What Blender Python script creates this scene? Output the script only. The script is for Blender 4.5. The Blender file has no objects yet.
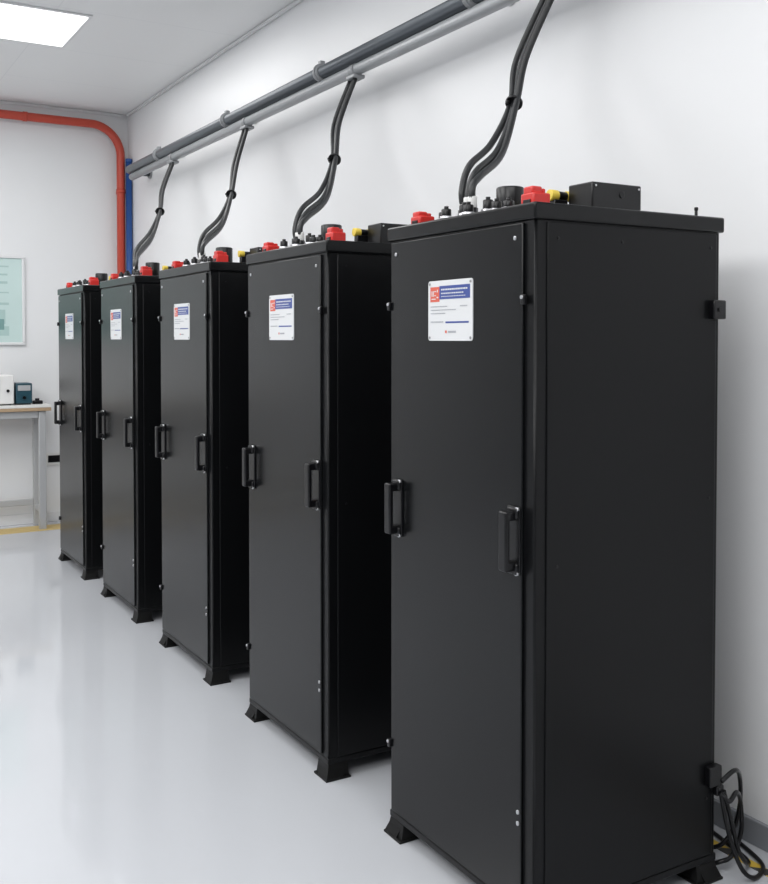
import bpy, bmesh, math
from mathutils import Vector, Matrix
sc = bpy.context.scene
sc.view_settings.view_transform = 'Standard'
COL = sc.collection
ABS = {}

# ---------------------------------------------------------------- materials
def mat(name, col, rough=0.5, metal=0.0, bump=0.0, bscale=200.0, var=0.0, vscale=3.0, emit=None, estr=0.0, spec=0.5, coat=0.0, rvar=0.0):
    m = bpy.data.materials.new(name); m.use_nodes = True
    nt = m.node_tree; b = nt.nodes['Principled BSDF']
    b.inputs['Base Color'].default_value = (*col, 1)
    b.inputs['Roughness'].default_value = rough
    b.inputs['Metallic'].default_value = metal
    b.inputs['Specular IOR Level'].default_value = spec
    b.inputs['Coat Weight'].default_value = coat
    tc = nt.nodes.new('ShaderNodeTexCoord')
    if var > 0:
        n = nt.nodes.new('ShaderNodeTexNoise'); n.inputs['Scale'].default_value = vscale; n.inputs['Detail'].default_value = 4
        nt.links.new(tc.outputs['Object'], n.inputs['Vector'])
        mx = nt.nodes.new('ShaderNodeMix'); mx.data_type = 'RGBA'
        nt.links.new(n.outputs['Fac'], mx.inputs['Factor'])
        mx.inputs['A'].default_value = (*[max(0, c*(1-var)) for c in col], 1)
        mx.inputs['B'].default_value = (*[min(1, c*(1+var)) for c in col], 1)
        nt.links.new(mx.outputs['Result'], b.inputs['Base Color'])
    if bump > 0:
        n2 = nt.nodes.new('ShaderNodeTexNoise'); n2.inputs['Scale'].default_value = bscale
        nt.links.new(tc.outputs['Object'], n2.inputs['Vector'])
        bp = nt.nodes.new('ShaderNodeBump'); bp.inputs['Strength'].default_value = bump; bp.inputs['Distance'].default_value = 0.002
        nt.links.new(n2.outputs['Fac'], bp.inputs['Height']); nt.links.new(bp.outputs['Normal'], b.inputs['Normal'])
    if emit:
        b.inputs['Emission Color'].default_value = (*emit, 1); b.inputs['Emission Strength'].default_value = estr
    return m

def tiled(name, col, line, w, h, rough=0.6, mortar=0.004):
    m = mat(name, col, rough); nt = m.node_tree; b = nt.nodes['Principled BSDF']
    tc = nt.nodes.new('ShaderNodeTexCoord'); br = nt.nodes.new('ShaderNodeTexBrick')
    br.offset = 0.0; br.inputs['Scale'].default_value = 1.0
    br.inputs['Brick Width'].default_value = w; br.inputs['Row Height'].default_value = h
    br.inputs['Mortar Size'].default_value = mortar; br.inputs['Mortar Smooth'].default_value = 0.4
    br.inputs['Color1'].default_value = (*col, 1); br.inputs['Color2'].default_value = (*[c*0.985 for c in col], 1)
    br.inputs['Mortar'].default_value = (*line, 1)
    nt.links.new(tc.outputs['Object'], br.inputs['Vector']); nt.links.new(br.outputs['Color'], b.inputs['Base Color'])
    return m

M_black = mat('powder_coat_black', (0.0040, 0.0044, 0.0050), 0.24, bump=0.06, bscale=450, var=0.1, vscale=5, spec=.26)
M_side = mat('powder_coat_side', (0.0040, 0.0043, 0.0049), 0.33, bump=0.08, bscale=450, var=0.1, vscale=4, spec=.20)
M_bplas = mat('black_plastic', (0.004, 0.004, 0.005), 0.28, var=0.1, spec=.38)
M_rubber = mat('rubber_foot', (0.005, 0.005, 0.005), 0.5, bump=0.2, bscale=150, var=.1, spec=.25)
M_steel = mat('steel', (0.6, 0.6, 0.62), 0.28, 1.0, var=0.05)
M_red = mat('red_plastic', (0.60, 0.020, 0.015), 0.35, var=0.08, vscale=20)
M_yel = mat('yellow_plastic', (0.80, 0.60, 0.08), 0.4, var=0.05)
M_white = mat('white_plastic', (0.75, 0.75, 0.74), 0.4, var=0.03)
M_cable = mat('cable_rubber', (0.013, 0.0145, 0.016), 0.40, bump=0.1, var=.1)
M_pipe = mat('pipe_dark_grey', (0.10, 0.112, 0.125), 0.30, 0.4, var=0.06)
M_rail = mat('rail_grey', (0.36, 0.375, 0.39), 0.35, 0.2, var=0.04)
M_arm = mat('bracket_arm_pale', (0.55, 0.56, 0.57), 0.45, 0.0, var=0.04)
M_clamp = mat('clamp_grey', (0.27, 0.28, 0.29), 0.45, 0.2, var=0.05)
M_pred = mat('pipe_red', (0.50, 0.062, 0.035), 0.4, var=0.06)
M_pblue = mat('pipe_blue', (0.015, 0.075, 0.27), 0.4, var=0.06)
M_lw = mat('label_white', (0.64, 0.65, 0.66), 0.35, var=0.02)
M_lr = mat('label_red', (0.60, 0.10, 0.06), 0.4, var=0.05)
M_lb = mat('label_blue', (0.035, 0.065, 0.26), 0.4, var=0.05)
M_lt = mat('label_ink', (0.36, 0.37, 0.40), 0.5, var=0.05)
M_rivet = mat('label_rivet', (0.3, 0.3, 0.31), 0.35, .8, var=0.05)
M_wall = mat('wall_paint', (0.82, 0.825, 0.835), 0.34, bump=0.04, bscale=60, var=0.012, vscale=1.5)
M_wallb = mat('wall_back_paint', (0.76, 0.77, 0.78), 0.55, bump=0.05, bscale=60, var=0.012, vscale=1.5)
M_walld = mat('unseen_wall_grey', (0.38, 0.39, 0.405), 0.6, var=0.03, vscale=1.5)  # grey put on the unseen walls to dim their reflections in the cabinets
M_floor = mat('epoxy_floor', (0.51, 0.525, 0.555), 0.07, var=0.03, vscale=1.3, bump=0.015, bscale=4, spec=.8)
M_ceil = tiled('ceiling_tiles', (0.84, 0.845, 0.85), (0.76, 0.77, 0.78), 1.2, 0.9)
M_base = mat('baseboard_grey', (0.22, 0.23, 0.25), 0.5, var=0.04)
M_tape = mat('yellow_tape', (0.55, 0.41, 0.16), 0.5, var=0.08, vscale=8)
M_lamp = mat('lamp_diffuser', (0.9, 0.9, 0.9), 0.5, emit=(1, 1, 1), estr=2.5)
M_frame = mat('white_frame', (0.72, 0.73, 0.74), 0.4, var=0.02)
M_leg = mat('leg_grey_metal', (0.46, 0.47, 0.48), 0.4, 0.2, var=0.03)
M_wood = mat('worktop_edge', (0.42, 0.30, 0.19), 0.5, var=0.12, vscale=12)
M_top = mat('worktop_white', (0.74, 0.74, 0.72), 0.35, var=0.02)
M_teal = mat('teal_dark', (0.015, 0.06, 0.085), 0.4, var=0.1)
M_glass = mat('mint_pane', (0.56, 0.70, 0.68), 0.15, var=0.06, vscale=2)
M_glassd = mat('mint_pane_band', (0.42, 0.58, 0.56), 0.2, var=0.08, vscale=3)
M_glassk = mat('mint_pane_block', (0.20, 0.34, 0.33), 0.2, var=0.08, vscale=3)
M_haz = mat('hazard_tape', (0.7, 0.45, 0.03), 0.5)
_nt = M_haz.node_tree; _w = _nt.nodes.new('ShaderNodeTexWave'); _w.bands_direction = 'DIAGONAL'; _w.inputs['Scale'].default_value = 4.5
_r = _nt.nodes.new('ShaderNodeValToRGB'); _r.color_ramp.interpolation = 'CONSTANT'
_r.color_ramp.elements[0].color = (.04, .04, .04, 1); _r.color_ramp.elements[1].color = (.62, .42, .05, 1); _r.color_ramp.elements[1].position = .35
_t = _nt.nodes.new('ShaderNodeTexCoord')
_nt.links.new(_t.outputs['Object'], _w.inputs['Vector']); _nt.links.new(_w.outputs['Fac'], _r.inputs['Fac']); _nt.links.new(_r.outputs['Color'], _nt.nodes['Principled BSDF'].inputs['Base Color'])

# ---------------------------------------------------------------- mesh builder
class MB:
    def __init__(s): s.bm = bmesh.new()
    def box(s, c, d, bev=0.0, mi=0, seg=2, vert_only=False, axis=None):
        r = bmesh.ops.create_cube(s.bm, size=1.0)
        vs = r['verts']
        for v in vs: v.co = Vector((v.co.x*d[0]+c[0], v.co.y*d[1]+c[1], v.co.z*d[2]+c[2]))
        es = set()
        for v in vs:
            for e in v.link_edges:
                if vert_only and abs(e.verts[0].co.z-e.verts[1].co.z) < 1e-6: continue
                if axis is not None and abs(e.verts[0].co[axis]-e.verts[1].co[axis]) < 1e-7: continue
                es.add(e)
        fs0 = {f for v in vs for f in v.link_faces}
        for f in fs0: f.material_index = mi
        if bev > 0:
            r2 = bmesh.ops.bevel(s.bm, geom=list(es), offset=bev, segments=seg, affect='EDGES', profile=0.5, material=mi)
            for f in r2['faces']: f.smooth = True; f.material_index = mi
        return s
    def cyl(s, c, axis, r, h, seg=24, mi=0, r2=None, bev=0.0):
        rr = bmesh.ops.create_cone(s.bm, cap_ends=True, segments=seg, radius1=r, radius2=r if r2 is None else r2, depth=h)
        q = Vector((0, 0, 1)).rotation_difference(Vector(axis).normalized())
        vs = rr['verts']
        for v in vs: v.co = q @ v.co + Vector(c)
        fs = {f for v in vs for f in v.link_faces}
        for f in fs: f.material_index = mi; f.smooth = len(f.verts) == 4
        if bev > 0:
            es = {e for f in fs if len(f.verts) > 4 for e in f.edges}
            r3 = bmesh.ops.bevel(s.bm, geom=list(es), offset=bev, segments=2, affect='EDGES', profile=0.5, material=mi)
            for f in r3['faces']: f.smooth = True
        return s
    def frustum(s, c0, d0, c1, d1, mi=0):
        def ring(c, d): return [s.bm.verts.new((c[0]+sx*d[0]/2, c[1]+sy*d[1]/2, c[2])) for sx, sy in ((-1,-1),(1,-1),(1,1),(-1,1))]
        a = ring(c0, d0); b = ring(c1, d1)
        fs = [s.bm.faces.new(a[::-1]), s.bm.faces.new(b)]
        for i in range(4):
            j = (i+1) % 4; fs.append(s.bm.faces.new((a[i], a[j], b[j], b[i])))
        for f in fs: f.material_index = mi
        return s
    def tube(s, pts, r, seg=12, mi=0, smooth_path=True, sub=8):
        P = [Vector(p) for p in pts]
        if smooth_path:
            Q = []
            for i in range(len(P)-1):
                p0 = P[max(i-1, 0)]; p1 = P[i]; p2 = P[i+1]; p3 = P[min(i+2, len(P)-1)]
                for k in range(sub):
                    t = k/sub
                    Q.append(0.5*((2*p1)+(p2-p0)*t+(2*p0-5*p1+4*p2-p3)*t*t+(3*p1-p0-3*p2+p3)*t**3))
            Q.append(P[-1]); P = Q
        T = [(P[min(i+1, len(P)-1)]-P[max(i-1, 0)]).normalized() for i in range(len(P))]
        n = T[0].orthogonal().normalized(); rings = []
        for i, p in enumerate(P):
            if i > 0:
                n = T[i-1].rotation_difference(T[i]) @ n
                n = (n - T[i]*n.dot(T[i])).normalized()
            b = T[i].cross(n)
            rings.append([s.bm.verts.new(p+r*(math.cos(a)*n+math.sin(a)*b)) for a in [2*math.pi*k/seg for k in range(seg)]])
        for i in range(len(rings)-1):
            for k in range(seg):
                f = s.bm.faces.new((rings[i][k], rings[i][(k+1) % seg], rings[i+1][(k+1) % seg], rings[i+1][k]))
                f.smooth = True; f.material_index = mi
        for rg in (rings[0][::-1], rings[-1]):
            f = s.bm.faces.new(rg); f.material_index = mi
        return s
    def obj(s, name, mats, origin=(0, 0, 0), parent=None, **props):
        bmesh.ops.recalc_face_normals(s.bm, faces=s.bm.faces)
        o = Vector(origin)
        for v in s.bm.verts: v.co -= o
        me = bpy.data.meshes.new(name); s.bm.to_mesh(me); s.bm.free()
        if not isinstance(mats, (list, tuple)): mats = [mats]
        for m in mats: me.materials.append(m)
        ob = bpy.data.objects.new(name, me); COL.objects.link(ob)
        ABS[ob.name] = o
        if parent:
            ob.parent = parent; ob.location = o-ABS[parent.name]
        else: ob.location = o
        for k, v in props.items(): ob[k] = v
        return ob

def empty(name, loc, **props):
    e = bpy.data.objects.new(name, None); COL.objects.link(e); e.location = loc; e.empty_display_size = 0.1
    ABS[e.name] = Vector(loc)
    for k, v in props.items(): e[k] = v
    return e

def copy_tree(ob, parent=None, delta=None):
    c = ob.copy(); COL.objects.link(c)
    if parent: c.parent = parent
    if delta is not None: c.location = ob.location+Vector(delta)
    for ch in list(ob.children): copy_tree(ch, c)
    return c

def arc(center, r, a0, a1, u, v, n=8):
    C = Vector(center); u = Vector(u); v = Vector(v)
    return [C+r*(math.cos(a)*u+math.sin(a)*v) for a in [math.radians(a0+(a1-a0)*i/n) for i in range(n+1)]]

# ---------------------------------------------------------------- room
XW, YB, ZC = 2.60, 8.95, 3.60
XL, YF = -4.0, -3.0
cx, cy = (XW+XL)/2, (YB+YF)/2
S = dict(kind='structure')
MB().box((cx, cy, -0.05), (XW-XL+.4, YB-YF+.4, .1)).obj('floor', M_floor, (cx, cy, 0), **S)
MB().box((cx, cy, ZC+.05), (XW-XL+.4, YB-YF+.4, .1)).obj('ceiling', M_ceil, (XW, YB, ZC), **S)
MB().box((XW+.1, cy, ZC/2), (.2, YB-YF+.4, ZC)).obj('wall_right', M_wall, (XW, cy, ZC/2), **S)
MB().box((cx, YB+.1, ZC/2), (XW-XL, .2, ZC)).obj('wall_back', M_wallb, (cx, YB, ZC/2), **S)
MB().box((XL-.1, cy, ZC/2), (.2, YB-YF+.4, ZC)).obj('wall_left', M_walld, (XL, cy, ZC/2), **S)
MB().box((cx, YF-.1, ZC/2), (XW-XL, .2, ZC)).obj('wall_front', M_walld, (cx, YF, ZC/2), **S)
MB().box((XW-.008, cy, .040), (.016, YB-YF, .08), .003).obj('baseboard_right', M_base, (XW, cy, 0), **S)
MB().box((cx-.01, YB-.008, .045), (XW-XL-.04, .016, .09), .003).obj('baseboard_back', M_frame, (cx, YB, 0), **S)
MB().box((XW-.012, cy-.02, ZC-.012), (.024, YB-YF-.04, .024), .008).obj('trim_1', M_frame, (XW, cy, ZC), **S)
MB().box((cx-.02, YB-.012, ZC-.012), (XW-XL-.08, .024, .024), .008).obj('trim_2', M_frame, (cx, YB, ZC), **S)
# window
wx0, wx1, wz0, wz1 = 0.55, 1.70, 1.54, 2.30
w = MB()
w.box(((wx0+wx1)/2, YB-.012, wz1-.012), (wx1-wx0, .024, .024), .004, 0)
w.box(((wx0+wx1)/2, YB-.012, wz0+.012), (wx1-wx0, .024, .024), .004, 0)
w.box((wx0+.012, YB-.012, (wz0+wz1)/2), (.024, .024, wz1-wz0-.048), .004, 0)
w.box((wx1-.012, YB-.012, (wz0+wz1)/2), (.024, .024, wz1-wz0-.048), .004, 0)
w.box(((wx0+wx1)/2, YB-.006, (wz0+wz1)/2), (wx1-wx0-.048, .010, wz1-wz0-.048), 0, 1)
for (a, b, z0, z1, k) in ((.75, 1.57, 2.20, 2.212, 2), (.75, 1.56, 2.13, 2.145, 2), (.75, 1.56, 2.06, 2.08, 2), (.75, 1.57, 1.98, 1.99, 2), (.75, 1.57, 1.62, 1.70, 2), (.75, 1.54, 1.72, 1.84, 2), (.75, 1.57, 1.88, 1.90, 2), (.75, 1.53, 1.67, 1.76, 3)):
    w.box(((a+b)/2, YB-.012-(.001 if k == 3 else 0), (z0+z1)/2), (b-a, .003, z1-z0), 0, k)
w.obj('window_1', [M_frame, M_glass, M_glassd, M_glassk], ((wx0+wx1)/2, YB, wz0), **S)

# floor tapes
MB().box((0.2, 8.68, .0012), (4.0, .24, .0024)).obj('floor_tape', M_tape, (0.2, 8.68, 0), label='yellow floor marking tape along the back wall by the workbench', category='floor marking', group='floor markings')
MB().box((2.485, 3.5, .0012), (.034, 9.5, .0024)).obj('floor_tape', M_haz, (2.485, 3.5, 0), label='yellow and black hazard floor tape behind the black cabinets', category='floor marking', group='floor markings')

# ceiling lights; only the first is in view, the rest added for light
def light_panel(x, y):
    e = empty('ceiling_light', (x, y, ZC), label='recessed white rectangular LED ceiling panel, switched on; those out of view added for light', category='ceiling light', group='LED ceiling panels')
    MB().box((x, y, ZC-.006), (1.2, .76, .012), .003).obj('light_frame', M_frame, (x, y, ZC-.006), e)
    MB().box((x, y, ZC-.014), (1.15, .71, .004)).obj('light_diffuser', M_lamp, (x, y, ZC-.014), e)
def lamp(x, y, p, sx=2.4, sy=2.4):
    l = bpy.data.lights.new('panel_and_fill_lamp', 'AREA'); l.shape = 'RECTANGLE'; l.size = sx; l.size_y = sy; l.energy = p; l.color = (1, .995, .985)
    o = bpy.data.objects.new('panel_and_fill_lamp', l); COL.objects.link(o); o.location = (x, y, ZC-.03)
G = 1.46
for (x, y, p) in ((1.02, 6.68, 30), (-1.8, 6.68, 56), (.82, 3.4, 17), (-1.8, 3.4, 68), (.9, .2, 32), (-1.8, .2, 66)):
    lamp(x, y, p*G); light_panel(x, y)

# ---------------------------------------------------------------- cabinet (nearest one, world coords)
X0, X1 = 1.64, 2.33
W = .728
Y1 = 2.747; Y0 = Y1-W
XM, YM = (X0+X1)/2, (Y0+Y1)/2
LAB = 'tall black steel battery cabinet with front handles, white label, red terminals'
cab = empty('battery_cabinet', (XM, YM, 0), label=LAB, category='cabinet', group='row of black battery cabinets')
ZB, ZT = .070, 1.905
m = MB(); m.box((XM, YM, (ZB+ZT)/2), (X1-X0-.006, W-.006, ZT-ZB), .006, 0, 3, vert_only=True)
m.obj('body', M_side, (XM, YM, ZB), cab)
MB().box((XM, YM, .066), (X1-X0+.001, W+.001, .022), .004).obj('base_frame', M_side, (XM, YM, .066), cab)
m = MB().box((XM, YM, 1.928), (X1-X0+.014, W+.014, .044), .006, 0, 3)
m.obj('lid', M_black, (XM, YM, 1.928), cab)
for sy, yy in ((-1, Y0+.002), (1, Y1-.002)):
    MB().box((XM+.010, yy, (ZB+ZT)/2+.003), (X1-X0-.060, .007, ZT-ZB-.014), .0025).obj('side_panel', M_side, (XM, yy, ZB), cab)
DX = X0-.003
door = MB().box((DX+.003, YM+.014, (ZB+ZT)/2+.004), (.012, W-.062, ZT-ZB-.018), .003, 0, 2).obj('door', M_black, (DX, YM, ZB), cab)
# handles: flat chunky D pull on a backing plate
def handle(yc):
    zc = 1.066
    m = MB()
    xf = DX-.003
    m.box((xf-.003, yc, zc), (.006, .054, .180), .0025)
    xo = xf-.036
    m.box((xo, yc, zc), (.016, .034, .160), .006, 0, 3)
    for s in (1, -1): m.box(((xf+xo)/2-.001, yc, zc+s*.067), (.042, .034, .026), .006, 0, 3)
    for s in (1, -1):
        m.box((xf-.009, yc-.004, zc+s*.074), (.014, .044, .030), .005)
        m.cyl((xf-.008, yc-.020, zc+s*.084), (1, 0, 0), .0065, .010, 12, 1)
    m.obj('handle', [M_bplas, M_steel], (xf, yc, zc), door, label='black D-shaped pull handle with steel screws')
handle(2.092); handle(2.684)
def hinge(y, z):
    m = MB(); m.box((DX-.006, y, z), (.012, .016, .026), .003); m.cyl((DX-.013, y, z+.006), (1, 0, 0), .005, .004, 10, 1)
    m.obj('hinge', [M_bplas, M_steel], (DX, y, z), door)
hinge(Y0+.036, 1.70); hinge(Y1-.014, 1.70)
hinge(Y1-.014, .30)
def screw(x, y, z, ax, par, r=.0055):
    MB().cyl((x, y, z), ax, r, .005, 12, 0, None, .001).obj('screw', M_steel, (x, y, z), par)
for (y, z) in ((Y0+.075, 1.862), (Y1-.05, 1.862), (Y0+.055, .345), (Y0+.055, .315)):
    screw(DX-.004, y, z, (1, 0, 0), door, .0058)
# label
LY0, LY1, LZ0, LZ1 = 2.282, 2.508, 1.592, 1.768
lx = DX-.003
m = MB(); m.box((lx-.0015, (LY0+LY1)/2, (LZ0+LZ1)/2), (.003, LY1-LY0, LZ1-LZ0), .009, 0, 4, axis=0)
def bar(a, b, z0, z1, mi, t=.0006):
    m.box((lx-.003-t/2, LY1-(a+b)/2, (z0+z1)/2), (t, b-a, z1-z0), 0, mi)
H = LZ1
bar(.012, .060, H-.062, H-.018, 1); bar(.060, .214, H-.055, H-.016, 2)
for (a, b, z0, z1) in ((.019, .023, .030, .046), (.027, .030, .030, .046), (.033, .044, .030, .0325), (.033, .042, .042, .0445), (.048, .052, .026, .034), (.019, .040, .052, .055), (.046, .054, .047, .051)):
    bar(a, b, H-z1, H-z0, 0, .001)
def words(a, b, z, h, mi, seed, t=.001):
    x = a; k = seed
    while x < b-.004:
        k = (k*1103515245+12345) % 2147483648; L = .003+(k % 100)/100*.007
        bar(x, min(x+L, b), z-h/2, z+h/2, mi, t); x += L+.002
words(.070, .204, H-.027, .0045, 0, 3); words(.070, .186, H-.038, .0035, 0, 9); words(.070, .196, H-.047, .002, 0, 19)
for i, (z, e) in enumerate(((.076, .10), (.086, .145), (.096, .09))): words(.014, e, H-z, .0026, 3, 11+i)
words(.166, .206, H-.076, .003, 3, 55)
words(.014, .080, H-.121, .0035, 3, 31); bar(.092, .208, H-.125, H-.120, 2)
words(.105, .148, H-.150, .0055, 3, 71); bar(.090, .098, H-.154, H-.146, 1)
for (yy, zz) in ((.009, .009), (.217, .009), (.009, .167), (.217, .167)):
    m.cyl((lx-.0035, LY1-yy, H-zz), (1, 0, 0), .0038, .003, 10, 4)
m.obj('label_plate', [M_lw, M_lr, M_lb, M_lt, M_rivet], (lx, (LY0+LY1)/2, LZ0), door, label='pale plate with red and blue header, small print and rivets')
for (x, z) in ((X0+.075, 1.86), (X1-.045, 1.86), (X1-.045, 1.135), (X0+.075, 1.0), (X1-.045, .25), (X0+.3, 1.86)):
    MB().cyl((x, Y0-.002, z), (0, 1, 0), .004, .005, 10).obj('screw', M_bplas, (x, Y0-.002, z), cab)
m = MB(); m.box((X1-.026, Y0-.010, 1.682), (.050, .024, .055), .004); m.box((X1+.001, Y0+.008, 1.682), (.006, .03, .05), .002); m.cyl((X1-.03, Y0-.024, 1.682), (0, 1, 0), .006, .006, 12)
m.obj('side_latch', M_bplas, (X1, Y0, 1.682), cab)
m = MB(); m.box((X1-.027, Y0-.010, .318), (.05, .026, .06), .004); m.box((X1-.007, Y0-.012, .272), (.03, .02, .03), .004)
m.obj('power_socket', M_bplas, (X1, Y0, .318), cab)
# feet: low flared brackets
for sx, x in ((-1, X0+.042), (1, X1-.042)):
    for sy, y in ((-1, Y0+.042), (1, Y1-.042)):
        m = MB()
        m.frustum((x+sx*.004, y+sy*.004, .006), (.088, .088), (x, y, .058), (.078, .078))
        m.box((x+sx*.006, y+sy*.006, .004), (.102, .102, .008), .002)
        m.frustum((x+sx*.020, y+sy*.020, .007), (.068, .068), (x+sx*.005, y+sy*.005, .046), (.068, .068))
        m.obj('foot', M_rubber, (x, y, 0), cab)
# top fittings
ZL = 1.949
def red_term(x, y, h, w=.065):
    m = MB(); m.box((x, y, ZL+h*.35), (w, w, h*.7), .005)
    m.box((x-.010, y, ZL+h*.80), (w*.6, w*.7, h*.4), .005)
    m.cyl((x+.018, y, ZL+h*.78), (0, 0, 1), .012, h*.3, 16, 0, None, .002)
    m.box((x-w/2-.001, y, ZL+h*.3), (.004, .03, h*.2), .001, 1)
    m.obj('power_terminal', [M_red, M_bplas], (x, y, ZL), cab, label='red insulated power terminal')
red_term(1.705, 2.655, .046, .056); red_term(1.735, 2.136, .060, .058)
for i, (x, y, h) in enumerate(((1.72, 2.56, .036), (1.70, 2.515, .040), (1.72, 2.45, .046), (1.70, 2.40, .040), (1.73, 2.345, .050), (1.72, 2.29, .038), (1.72, 2.235, .034))):
    m = MB(); m.cyl((x, y, ZL+h/2), (0, 0, 1), .015, h, 20, 0, None, .003); m.cyl((x, y, ZL+h*.3), (0, 0, 1), .020, h*.3, 6, 1)
    m.cyl((x, y, ZL+h+.003), (0, 0, 1), .007, .01, 12, 0)
    m.obj('terminal_knob', [M_bplas, M_steel], (x, y, ZL), cab)
m = MB(); m.cyl((1.86, 2.41, ZL+.052), (0, 0, 1), .042, .104, 32, 0, None, .006); m.cyl((1.86, 2.41, ZL+.012), (0, 0, 1), .050, .024, 32, 0, None, .004)
m.obj('cable_port', M_bplas, (1.86, 2.41, ZL), cab)
zp = ZL+.060
m = MB(); m.cyl((1.880, 2.236, zp), (1, 0, 0), .016, .028, 20, 0, None, .003); m.cyl((1.910, 2.236, zp), (1, 0, 0), .013, .034, 20, 1, None, .002)
m.cyl((1.938, 2.236, zp), (1, 0, 0), .015, .022, 20, 0, None, .003); m.box((1.90, 2.236, ZL+.024), (.05, .026, .048), .003, 1)
m.obj('cable_plug', [M_yel, M_bplas], (1.90, 2.236, ZL), cab, label='yellow and black cable connector')
m = MB(); m.box((2.003, 2.155, ZL+.043), (.186, .10, .086), .004); m.box((2.003, 2.155, ZL+.004), (.2, .114, .008), .002)
m.cyl((2.02, 2.104, ZL+.055), (0, 1, 0), .010, .004, 20, 0, None, .002); m.cyl((2.085, 2.104, ZL+.075), (0, 1, 0), .003, .004, 10, 1); m.cyl((1.922, 2.104, ZL+.075), (0, 1, 0), .003, .004, 10, 1)
m.obj('control_box', [M_bplas, M_steel], (2.003, 2.155, ZL), cab)
m = MB(); m.cyl((2.27, 2.06, ZL+.012), (0, 0, 1), .0045, .026, 10, 0); m.cyl((2.27, 2.06, ZL+.027), (0, 0, 1), .006, .010, 12, 0, None, .002)
m.obj('stud', M_bplas, (2.27, 2.06, ZL), cab)

PITCH = 1.163
for i in range(1, 5): copy_tree(cab, None, (0, PITCH*i, 0))

# power cords on the nearest cabinet
for k, q in enumerate((
    [(2.320, 1.996, .268), (2.345, 1.985, .24), (2.395, 2.00, .25), (2.455, 2.035, .19), (2.465, 2.04, .10), (2.43, 2.04, .04), (2.375, 2.03, .035), (2.345, 2.10, .010), (2.37, 2.3, .008)],
    [(2.334, 1.996, .270), (2.36, 1.99, .18), (2.38, 1.98, .09), (2.43, 1.99, .03), (2.49, 2.05, .008), (2.54, 2.25, .008)],
    [(2.322, 1.996, .265), (2.350, 1.985, .13), (2.375, 1.96, .04), (2.42, 1.95, .009), (2.50, 1.99, .008), (2.55, 2.12, .008)],
    [(2.324, 1.996, .30), (2.385, 2.0, .318), (2.455, 2.04, .27), (2.495, 2.07, .17), (2.49, 2.09, .08), (2.44, 2.12, .020), (2.40, 2.25, .008), (2.42, 2.45, .008)])):
    MB().tube(q, .0068, 10, 0, True, 8).obj('power_cord', M_bplas, q[3], cab, label='thin black power cord looping down to the floor')

# ---------------------------------------------------------------- overhead pipes on the right wall
PX = 2.40
m = empty('overhead_conduit', (PX, 8.2, 2.99), label='dark grey overhead pipe with wall clamps running above the cabinets', category='pipe')
path = [(PX, -2.9, 2.99), (PX, 8.2, 2.99)]+[tuple(p) for p in arc((PX+.08, 8.2, 2.99), .08, 180, 90, (1, 0, 0), (0, 1, 0), 8)]+[(XW-.002, 8.28, 2.99)]
MB().tube(path, .034, 24, 0, False).obj('pipe', M_pipe, (PX, 4, 2.99), m)
for y in (.7, 2.02, 3.36, 4.72, 6.05, 7.44):
    c = MB(); c.tube([(PX, y-.024, 2.99), (PX, y+.024, 2.99)], .042, 24, 0, False)
    c.tube([(PX, y-.008, 2.99), (PX, y+.008, 2.99)], .049, 24, 0, False)
    c.box((PX+.115, y, 3.02), (XW-PX-.04, .014, .014), .003, 1)
    c.box((XW-.006, y, 3.02), (.010, .04, .06), .003, 1); c.box((PX, y, 3.037), (.028, .03, .03), .004)
    c.obj('pipe_clamp', [M_clamp, M_arm], (PX, y, 2.99), m)
c = MB(); c.cyl((XW-.009, 8.28, 2.99), (1, 0, 0), .05, .014, 24, 0, None, .002); c.obj('flange', M_clamp, (XW-.009, 8.28, 2.99), m)
RX, RZ = 2.412, 2.926
r = empty('cable_rail', (RX, 8.2, RZ), label='light grey cable rail mounted beneath the dark pipe', category='cable rail')
MB().tube([(RX, -2.9, RZ), (RX, 8.18, RZ)], .029, 20, 0, False).obj('rail', M_rail, (RX, 4, RZ), r)
CT = {0: 2.87, 1: 4.374, 2: 5.754, 3: 7.147}
for k, y in CT.items():
    c = MB(); c.box((RX, y, RZ-.036), (.065, .085, .020), .006); c.tube([(RX, y-.022, RZ), (RX, y+.022, RZ)], .033, 20, 0, False)
    c.obj('rail_bracket', [M_clamp], (RX, y, RZ), r)

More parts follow.
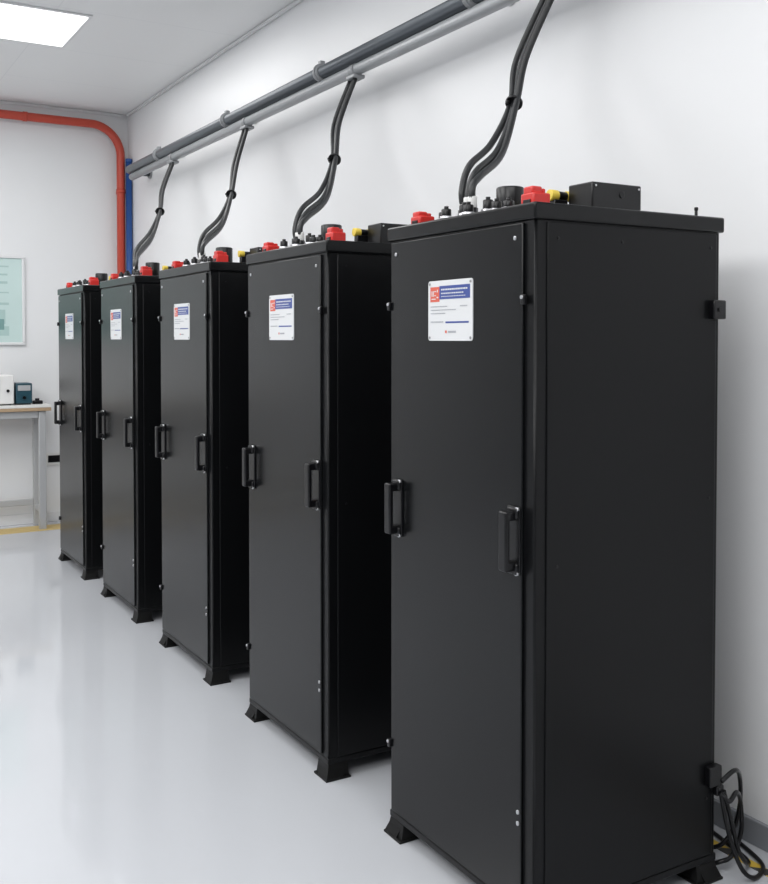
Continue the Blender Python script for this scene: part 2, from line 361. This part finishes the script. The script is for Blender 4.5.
# ---------------------------------------------------------------- cable bundles
B = [
 [(2.405, 2.86, 2.879), (2.30, 2.905, 2.623), (2.2, 2.827, 2.43), (2.05, 2.722, 2.239), (1.88, 2.612, 2.133), (1.83, 2.582, 2.070)],
 [(2.405, 4.38, 2.879), (2.30, 4.350, 2.647), (2.2, 4.191, 2.44), (2.05, 4.002, 2.242), (1.88, 3.848, 2.132), (1.825, 3.80, 2.065)],
 [(2.405, 5.75, 2.879), (2.30, 5.655, 2.645), (2.2, 5.485, 2.435), (2.05, 5.259, 2.246), (1.88, 5.039, 2.132), (1.825, 4.96, 2.065)],
 [(2.405, 7.14, 2.879), (2.30, 7.04, 2.67), (2.2, 6.80, 2.479), (2.05, 6.527, 2.28), (1.88, 6.254, 2.145), (1.825, 6.12, 2.065)],
]
for bi, pts in enumerate(B):
    bx, by, bz = pts[-1]
    e = empty('cable_bundle', (bx, by, ZL), label='three black power cables hanging from the overhead rail', category='cable', group='cable bundles')
    offs = [(0, -.028, 0), (.004, .003, .0), (-.006, .036, 0)]
    for k, (ox, oy, oz) in enumerate(offs):
        q = []
        for i, p in enumerate(pts):
            s = (1.0, 1.1, .72, 1.05, 1.0, 1.0)[i]
            q.append((p[0]+ox*s+(k-1)*.006, p[1]+oy*s, p[2]+(k-1)*(.022 if i in (3, 4) else 0)))
        q.append((bx+(k-1)*.006, q[-1][1], ZL+.06))
        MB().tube(q, .0115, 12, 0, True, 8).obj('cable', M_cable, q[3], e)
        c = MB(); c.cyl((q[-1][0], q[-1][1], ZL+.028), (0, 0, 1), .018, .056, 6, 1); c.cyl((q[-1][0], q[-1][1], ZL+.074), (0, 0, 1), .015, .038, 18, 0, None, .004)
        c.obj('cable_gland', [M_white, M_bplas], (q[-1][0], q[-1][1], ZL), e, label='pale grey cable gland')
    p = Vector(pts[2]); d = (Vector(pts[3])-Vector(pts[1])).normalized()
    c = MB()
    a = p-d*.005; b = p+d*.005
    c.tube([tuple(a+Vector((0, .003, 0))), tuple(b+Vector((0, .003, 0)))], .031, 20, 0, False)
    c.box((p.x-.031, p.y, p.z), (.012, .012, .010), .002)
    c.obj('cable_tie', M_bplas, tuple(p), e)

# ---------------------------------------------------------------- red and blue pipes on the back wall
YP = 8.86
e = empty('red_pipe', (2.51, YP, 0), label='red pipe running along the back wall, bending down in the corner', category='pipe')
R = .26; zr = 3.47
path = [(-3.9, YP, zr), (2.51-R, YP, zr)]+[tuple(p) for p in arc((2.51-R, YP, zr-R), R, 90, 0, (1, 0, 0), (0, 0, 1), 12)][1:]+[(2.51, YP, .001)]
MB().tube(path, .036, 24, 0, False).obj('pipe', M_pred, (2.51, YP, 1.7), e)
for p, hor in (((.4, YP, zr), True), ((1.7, YP, zr), True), ((2.51, YP, 2.9), False)):
    c = MB()
    ax = Vector((1, 0, 0)) if hor else Vector((0, 0, 1))
    c.tube([tuple(Vector(p)-ax*.018), tuple(Vector(p)+ax*.018)], .041, 24, 0, False); c.box((p[0], YB-.029, p[2]), (.04, .054, .04), .004)
    c.obj('pipe_clamp', M_pred, p, e)
YQ = YP-.05
e = empty('blue_pipe', (2.568, YQ, 0), label='dark blue vertical pipe beside the red pipe', category='pipe')
MB().tube([(2.568, YQ, .001), (2.568, YQ, 3.16)], .028, 20, 0, False).obj('pipe', M_pblue, (2.568, YQ, 1.5), e)
c = MB(); c.cyl((2.568, YQ, 3.17), (0, 0, 1), .030, .03, 20, 0, None, .006); c.obj('pipe_cap', M_pblue, (2.568, YQ, 3.17), e)

# ---------------------------------------------------------------- workbench
bx0, bx1, by0, by1, bz = -.6, 1.84, 8.60, 8.92, 1.045
e = empty('workbench', ((bx0+bx1)/2, (by0+by1)/2, 0), label='workbench with white top, wooden edge and grey metal legs', category='table')
m = MB(); m.box(((bx0+bx1)/2, (by0+by1)/2, bz-.012), (bx1-bx0, by1-by0, .024), .003, 0); m.box(((bx0+bx1)/2, (by0+by1)/2, bz-.038), (bx1-bx0, by1-by0, .028), .003, 1)
m.obj('worktop', [M_top, M_wood], ((bx0+bx1)/2, (by0+by1)/2, bz), e)
for x in (bx0+.08, bx1-.07):
    for y in (by0+.04, by1-.05):
        MB().box((x, y, (bz-.052)/2), (.056, .05, bz-.052), .005).obj('leg', M_leg, (x, y, 0), e)
    MB().box((x, (by0+by1)/2, .16), (.036, by1-by0-.14, .045), .004).obj('stretcher', M_leg, (x, (by0+by1)/2, .16), e)
m = MB(); m.box(((bx0+bx1)/2, by0+.04, bz-.082), (bx1-bx0-.20, .03, .06), .004); m.obj('apron', M_leg, ((bx0+bx1)/2, by0+.04, bz-.07), e)
MB().box(((bx0+bx1)/2, by1-.05, .20), (bx1-bx0-.20, .035, .05), .004).obj('stretcher', M_leg, ((bx0+bx1)/2, by1-.05, .20), e)
ix = 1.425
e = empty('lab_instrument', (ix, 8.76, bz), label='white benchtop lab instrument with dark screen on the workbench', category='lab device')
m = MB(); m.box((ix, 8.76, bz+.13), (.26, .22, .24), .012, 0); m.box((ix, 8.76, bz+.006), (.22, .18, .012), .002, 1); m.obj('body', [M_white, M_bplas], (ix, 8.76, bz), e)
m = MB(); m.box((ix-.05, 8.647, bz+.16), (.13, .006, .10), .002); m.cyl((ix+.08, 8.646, bz+.12), (0, 1, 0), .012, .01, 16); m.obj('screen', M_bplas, (ix-.03, 8.647, bz+.16), e)
tx = 1.635
e = empty('power_supply', (tx, 8.76, bz), label='dark teal boxed power supply on the workbench', category='lab device')
m = MB(); m.box((tx, 8.76, bz+.095), (.13, .2, .17), .008, 0); m.box((tx, 8.76, bz+.006), (.11, .16, .012), 0, 1); m.box((tx, 8.658, bz+.14), (.10, .006, .045), .002, 2)
m.obj('body', [M_teal, M_bplas, M_leg], (tx, 8.76, bz), e)
m = MB(); m.cyl((tx, 8.655, bz+.06), (0, 1, 0), .014, .014, 16); m.obj('knob', M_bplas, (tx, 8.655, bz+.06), e)
m = MB(); m.box((1.755, 8.74, bz+.015), (.08, .07, .03), .008); m.cyl((1.755, 8.74, bz+.038), (0, 0, 1), .018, .02, 16, 0, None, .004)
m.obj('adapter', M_bplas, (1.755, 8.74, bz), None, label='small black adapter lying on the workbench', category='lab device')
e = empty('wall_outlet', (1.92, YB, .56), label='small black wall outlet in a pale frame', category='wall outlet')
m = MB(); m.box((1.93, YB-.007, .55), (.16, .012, .11), .003, 0); m.obj('faceplate', M_white, (1.93, YB-.007, .55), e)
m = MB(); m.box((1.93, YB-.016, .55), (.10, .010, .06), .003, 0); m.cyl((1.93, YB-.022, .55), (0, 1, 0), .02, .004, 16); m.obj('socket', M_bplas, (1.93, YB-.016, .55), e)

# ---------------------------------------------------------------- world, camera
wd = bpy.data.worlds.new('World'); sc.world = wd; wd.use_nodes = True
wd.node_tree.nodes['Background'].inputs[0].default_value = (.8, .85, .9, 1); wd.node_tree.nodes['Background'].inputs[1].default_value = .3
cd = bpy.data.cameras.new('Camera'); cam = bpy.data.objects.new('Camera', cd); COL.objects.link(cam)
cam.location = (0, 0, 1.6)
pitch = math.radians(1.5)
cam.rotation_euler = (math.pi/2-pitch, 0, -math.radians(30.5))
F = 1000
cd.sensor_fit = 'AUTO'; cd.sensor_width = 36; cd.lens = F*36/884
cd.shift_y = -(442-(338+F*math.tan(pitch)))/884
cd.clip_start = .05
sc.camera = cam
